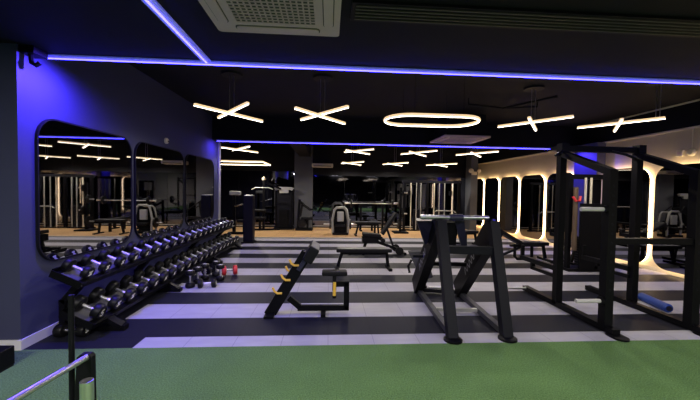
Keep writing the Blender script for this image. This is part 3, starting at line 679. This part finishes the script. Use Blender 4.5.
t = thing('chest_press', 'black seated press machine in front of the grey column', 'gym machine', (-0.95, 13.0, 0))
MB().box((-0.95, 13.0, 0.05), (0.66, 0.46, 0.09)).build('base', 'black', t)
MB().bar((-1.20, 13.05, 0.05), (-1.14, 13.05, 1.22), 0.10, 0.08, (0, 1, 0)).build('mast', 'black', t)
MB().bar((-1.10, 13.0, 0.55), (-1.02, 13.0, 1.10), 0.07, 0.30, (0, 1, 0), 0.02).build('backrest', 'black_soft', t)
MB().box((-0.85, 13.0, 0.47), (0.46, 0.36, 0.08), bevel=0.02).build('seat', 'black_soft', t)
MB().bar((-0.82, 13.0, 0.06), (-0.82, 13.0, 0.44), 0.08, 0.08, (0, 1, 0)).build('seat_post', 'black', t)
for s in (-1, 1):
    MB().path([(-1.14, 13.02+s*0.24, 1.15), (-0.95, 13.0+s*0.30, 0.98), (-0.72, 13.0+s*0.30, 0.82), (-0.62, 13.0+s*0.26, 0.84)], 0.022).build('press_arm', 'black', t, True)
    MB().lathe([(0, 0), (0.001, 0.16), (0.03, 0.16), (0.031, 0)], (-1.02, 13.0+s*0.22, 0.30), (0, s, 0), 20).build('weight_plate', 'rubber', t, True)

t = thing('glute_machine', 'compact machine with silver arched frame and grey back pad on the wood floor', 'gym machine', (0.43, 11.75, 0))
x, y = 0.43, 11.75
arch = [(-0.27, 0.03), (-0.30, 0.5), (-0.22, 0.90), (-0.14, 0.98), (0.14, 0.98), (0.22, 0.90), (0.30, 0.5), (0.27, 0.03)]
MB().path([(x+a, y, z+0.012) for a, z in arch], 0.040, 10).build('front_arch', 'silver', t, True)
MB().path([(x+a*0.9, y+0.35, z*0.95+0.012) for a, z in arch], 0.032, 10).build('rear_arch', 'silver', t, True)
MB().poly([(x+a*0.80, y+0.12, z*0.93+0.02) for a, z in arch], (0, 0.03, 0)).build('inner_panel', 'black', t)
MB().box((x, y+0.02, 0.66), (0.24, 0.08, 0.36), bevel=0.03).build('back_pad', 'silver', t)
MB().box((x, y-0.02, 0.34), (0.34, 0.30, 0.09), bevel=0.03).build('seat', 'black_soft', t)
MB().box((x, y+0.14, 0.05), (0.56, 0.50, 0.08)).build('base', 'black', t)
for s in (-1, 1):
    w = MB().lathe([(0, 0), (0.001, 0.18), (0.05, 0.18), (0.051, 0)], (x+s*0.34, y+0.10, 0.38), (s, 0, 0), 22).build('weight_plate', 'rubber', t, True)
    MB().tube((x+s*0.30, y+0.10, 0.38), (x+s*0.60, y+0.10, 0.38), 0.022, 12).build('weight_horn', 'chrome', w, True)

t = thing('functional_trainer', 'wide black cable machine with pale guide rods at the back right', 'gym machine', (4.0, 13.1, 0))
for x in (3.05, 4.0, 5.30):
    MB().bar((x, 13.1, 0.04), (x, 13.1, 1.98), 0.09, 0.10).build('upright', 'black', t)
MB().bar((2.95, 13.1, 2.0), (5.40, 13.1, 2.0), 0.08, 0.10).build('top_beam', 'charcoal', t)
MB().bar((2.95, 13.1, 0.04), (5.40, 13.1, 0.04), 0.12, 0.06).build('base_beam', 'black', t)
for x, m_ in ((3.30, 'cream'), (3.52, 'silver'), (3.70, 'silver'), (4.25, 'cream'), (4.46, 'silver'), (4.68, 'silver'), (5.02, 'silver')):
    MB().tube((x, 13.0, 0.06), (x, 13.0, 1.95), 0.020, 10).build('guide_rod', m_, t, True)
for x in (3.61, 4.57): stack_mb(x, 13.12, 0.08, 16, 0.34).build('weight_stack', 'charcoal', t)
MB().path([(4.2, 12.85, 0.78), (4.3, 12.83, 0.85), (5.0, 12.83, 0.85), (5.1, 12.85, 0.78)], 0.02).build('cable_bar', 'silver', t, True)
for x in (3.20, 4.90): MB().box((x, 12.95, 1.55), (0.10, 0.12, 0.18)).build('pulley_block', 'charcoal', t)
t = thing('plate_tree', 'upright black weight tree with steel pegs left of the wide cable machine', 'weight rack', (2.75, 12.4, 0))
MB().bar((2.75, 12.4, 0.02), (2.75, 12.4, 1.75), 0.08, 0.08).build('mast', 'black', t)
MB().box((2.75, 12.4, 0.03), (0.55, 0.5, 0.06)).build('base', 'black', t)
for k, z in enumerate((0.35, 0.75, 1.15, 1.55)):
    s = 1 if k % 2 else -1
    pl = MB().lathe([(0, 0), (0.001, 0.19-0.02*k), (0.05, 0.19-0.02*k), (0.051, 0)], (2.75+s*0.05, 12.4, z), (s, 0, 0), 22).build('weight_plate', 'rubber', t, True)
    MB().tube((2.75+s*0.04, 12.4, z), (2.75+s*0.26, 12.4, z), 0.024, 10).build('peg', 'chrome', pl, True)
t = thing('bench_press_station', 'black bench with a racked barbell in front of the back mirrors', 'exercise bench', (1.72, 13.0, 0))
for x in (1.28, 2.16):
    MB().bar((x, 13.0, 0.03), (x, 13.0, 1.06), 0.08, 0.08).build('upright', 'black', t)
    MB().bar((x, 12.7, 0.03), (x, 13.25, 0.03), 0.08, 0.06).build('foot', 'black', t)
MB().bar((1.28, 13.05, 0.42), (2.16, 13.05, 0.42), 0.05, 0.05).build('crossbar', 'black', t)
MB().box((1.72, 12.45, 0.44), (0.30, 1.05, 0.08), bevel=0.02).build('pad', 'black_soft', t)
for y in (12.05, 12.85): MB().bar((1.72, y, 0.02), (1.72, y, 0.40), 0.07, 0.07, (0, 1, 0)).build('leg', 'black', t)
bb = thing('barbell', 'steel barbell with black plates lying across the bench press uprights', 'barbell', (1.72, 13.0, 1.08))
MB().tube((0.95, 13.0, 1.095), (2.50, 13.0, 1.095), 0.016, 12).build('shaft', 'chrome', bb, True)
for s in (-1, 1):
    MB().tube((1.72+s*0.78, 13.0, 1.095), (1.72+s*1.08, 13.0, 1.095), 0.026, 12).build('sleeve', 'chrome', bb, True)
    MB().lathe([(0, 0), (0.001, 0.16), (0.045, 0.16), (0.046, 0)], (1.72+s*0.80, 13.0, 1.095), (s, 0, 0), 22).build('weight_plate', 'rubber', bb, True)
flat_bench(0.95, 1.85, 11.6, 'black flat bench on the wood floor just right of the silver arched machine', 0.50)
t = thing('equipment_tower', 'tall slim dark tower standing at the far end of the dumbbell rack', 'gym machine', (-2.37, 9.95, 0))
MB().box((-2.37, 9.98, 0.72), (0.28, 0.30, 1.36), bevel=0.02).build('body', 'tower', t)
MB().box((-2.37, 9.98, 0.02), (0.36, 0.38, 0.04)).build('base', 'black', t)
MB().box((-2.37, 9.98, 1.41), (0.24, 0.26, 0.03), bevel=0.01).build('top_plate', 'silver', t)
t = thing('seated_row', 'dark seated machine with pale head standing beyond the pale left pillar', 'gym machine', (-3.3, 11.8, 0))
MB().bar((-3.35, 11.9, 0.04), (-3.35, 11.9, 1.40), 0.10, 0.10).build('mast', 'black', t)
MB().box((-3.30, 11.85, 1.45), (0.38, 0.16, 0.14), bevel=0.03).build('console', 'silver', t)
MB().bar((-3.5, 11.7, 0.05), (-2.7, 11.7, 0.05), 0.10, 0.08).build('floor_rail', 'black', t)
MB().box((-2.95, 11.7, 0.48), (0.42, 0.34, 0.09), bevel=0.02).build('seat', 'black_soft', t)
MB().bar((-2.95, 11.7, 0.06), (-2.95, 11.7, 0.45), 0.08, 0.08, (0, 1, 0)).build('seat_post', 'black', t)
MB().path([(-3.3, 11.8, 1.0), (-3.0, 11.7, 1.06), (-2.75, 11.7, 1.12)], 0.022).build('arm', 'steel', t, True)

# ------------------------------------------------------------------ sled and step on the turf
t = thing('weight_sled', 'black push sled with a chrome side bar on the green turf', 'sled', (-1.35, 1.5, 0))
for x in (-1.45, -0.95): MB().bar((x, 0.75, 0.03), (x, 2.0, 0.03), 0.07, 0.06).build('skid', 'black', t)
for y in (0.9, 1.85): MB().bar((-1.45, y, 0.09), (-0.95, y, 0.09), 0.07, 0.06).build('deck_bar', 'black', t)
MB().tube((-1.405, 1.88, 0.05), (-1.405, 1.88, 1.02), 0.014, 14).build('tall_post', 'black', t, True)
MB().poly([(-1.255, 1.82, 0.05), (-1.375, 1.82, 0.05), (-1.335, 1.82, 0.70), (-1.32, 1.82, 0.715), (-1.275, 1.82, 0.715), (-1.262, 1.82, 0.70)], (0, 0.035, 0)).build('bracket_post', 'black', t)
MB().tube((-1.285, 1.83, 0.70), (-1.41, 0.88, 0.70), 0.016, 14).build('side_bar', 'chrome', t, True)
hs = MB().ring([(-1.235+math.cos(a*PI/10)*0.030, 1.75+math.sin(a*PI/10)*0.030, 0.10) for a in range(20)], [(-1.235+math.cos(a*PI/10)*0.024, 1.75+math.sin(a*PI/10)*0.024, 0.10) for a in range(20)], (0, 0, 0.515)).build('weight_sleeve', 'chrome', t, True)
MB().bar((-1.41, 0.9, 0.05), (-1.41, 0.9, 0.69), 0.05, 0.05).build('rear_post', 'black', t)
t = thing('step_platform', 'low black step with a pale highlight line against the dark wall corner', 'step', (-3.2, 3.1, 0))
MB().box((-3.25, 3.015, 0.095), (0.90, 0.17, 0.17), bevel=0.012).build('body', 'black', t)
MB().box((-3.25, 2.927, 0.135), (0.84, 0.006, 0.012)).build('stripe', 'silver', t)  # highlight along the step, put in as a pale strip
for x in (-3.6, -2.85): MB().box((x, 3.015, 0.008), (0.10, 0.14, 0.016)).build('rubber_foot', 'rubber', t)

# ------------------------------------------------------------------ lights
def area(name, loc, rot, size, energy, color, sy=None):
    l = bpy.data.lights.new(name, 'AREA'); l.energy = energy; l.color = color; l.size = size
    if sy: l.shape = 'RECTANGLE'; l.size_y = sy
    o = bpy.data.objects.new(name, l); COL.objects.link(o); o.location = loc; o.rotation_euler = rot
    return o
# added fill lights over the turf, unseen behind the camera
for x in (-2.6, 0.6, 3.8):
    area('turf_fill_light', (x, -0.8, FZ-0.03), (0, 0, 0), 1.0, 190, (1.0, 0.95, 0.90), 0.25)

def point(name, loc, energy, color, size=0.02):
    l = bpy.data.lights.new(name, 'POINT'); l.energy = energy; l.color = color; l.shadow_soft_size = size
    o = bpy.data.objects.new(name, l); COL.objects.link(o); o.location = loc
def spot(name, loc, to, energy, color, angle, blend=0.6):
    l = bpy.data.lights.new(name, 'SPOT'); l.energy = energy; l.color = color; l.shadow_soft_size = 0.0
    l.spot_size = math.radians(angle); l.spot_blend = blend
    o = bpy.data.objects.new(name, l); COL.objects.link(o); o.location = loc
    o.rotation_euler = (V(to)-V(loc)).to_track_quat('-Z', 'Y').to_euler()
# added blue spots that strengthen the LED wash on wall end and pillars
BLUE = (0.10, 0.055, 1.0)
spot('blue_wash_fill', (-2.55, 3.62, 2.90), (-3.0, 3.50, 1.2), 420, BLUE, 175, 1.0)
spot('blue_wash_fill', (-2.70, 8.60, 2.80), (-3.0, 8.75, 2.0), 55, BLUE, 170, 1.0)
spot('blue_wash_fill', (6.30, 8.35, 2.80), (6.8, 8.2, 1.6), 110, BLUE, 130)
for x in (-2.2, 1.4, 4.3):
    for y in (-4.5, -8.5): spot('pendant_light', (x, y, 2.66), (x, y, 0), 60, (1.0, 0.90, 0.74), 165, 0.5)
# light thrown down by each hanging lamp
for x, y, z, e in ((-1.57, 5.42, 2.78, 75), (-0.12, 5.42, 2.78, 75), (1.74, 5.52, 2.78, 85), (3.58, 5.45, 2.78, 75), (5.02, 5.45, 2.78, 75),
                   (-2.4, 9.83, 2.71, 60), (0.86, 9.70, 2.71, 60), (2.68, 9.80, 2.71, 60), (4.42, 9.66, 2.71, 60),
                   (0.90, 12.85, 2.62, 135), (2.60, 12.85, 2.62, 135), (4.45, 12.85, 2.62, 135), (-3.0, 12.2, 2.5, 150)):
    spot('pendant_light', (x, y, z), (x, y, 0), e, (1.0, 0.90, 0.74), 165, 0.5)
w = bpy.data.worlds.new('gym_night'); SC.world = w; w.use_nodes = True
bg = w.node_tree.nodes['Background']; bg.inputs[0].default_value = (0.05, 0.05, 0.09, 1); bg.inputs[1].default_value = 0.05

# ------------------------------------------------------------------ camera
F_, yaw, pitch, roll = 328.0, 0.065, -0.0303, 0.0155
cam = bpy.data.cameras.new('camera'); cam.sensor_fit = 'HORIZONTAL'; cam.sensor_width = 36.0; cam.lens = F_/700*36.0
cam.clip_start = 0.05; cam.clip_end = 100
co = bpy.data.objects.new('camera', cam); COL.objects.link(co)
cy, sy = math.cos(yaw), math.sin(yaw)
f = V((sy*math.cos(pitch), cy*math.cos(pitch), math.sin(pitch))); r = V((cy, -sy, 0)); u = r.cross(f)
r2 = r*math.cos(roll) + u*math.sin(roll); u2 = -r*math.sin(roll) + u*math.cos(roll)
mt = Matrix((r2, u2, -f)).transposed().to_4x4(); mt.translation = V((0, 0, 1.62))
co.matrix_world = mt
SC.camera = co
SC.view_settings.view_transform = 'Standard'
SC.view_settings.look = 'None'
SC.view_settings.exposure = 0.0
SC.cycles.use_denoising = True
SC.cycles.max_bounces = 10; SC.cycles.glossy_bounces = 6; SC.cycles.diffuse_bounces = 4
SC.cycles.sample_clamp_indirect = 6.0
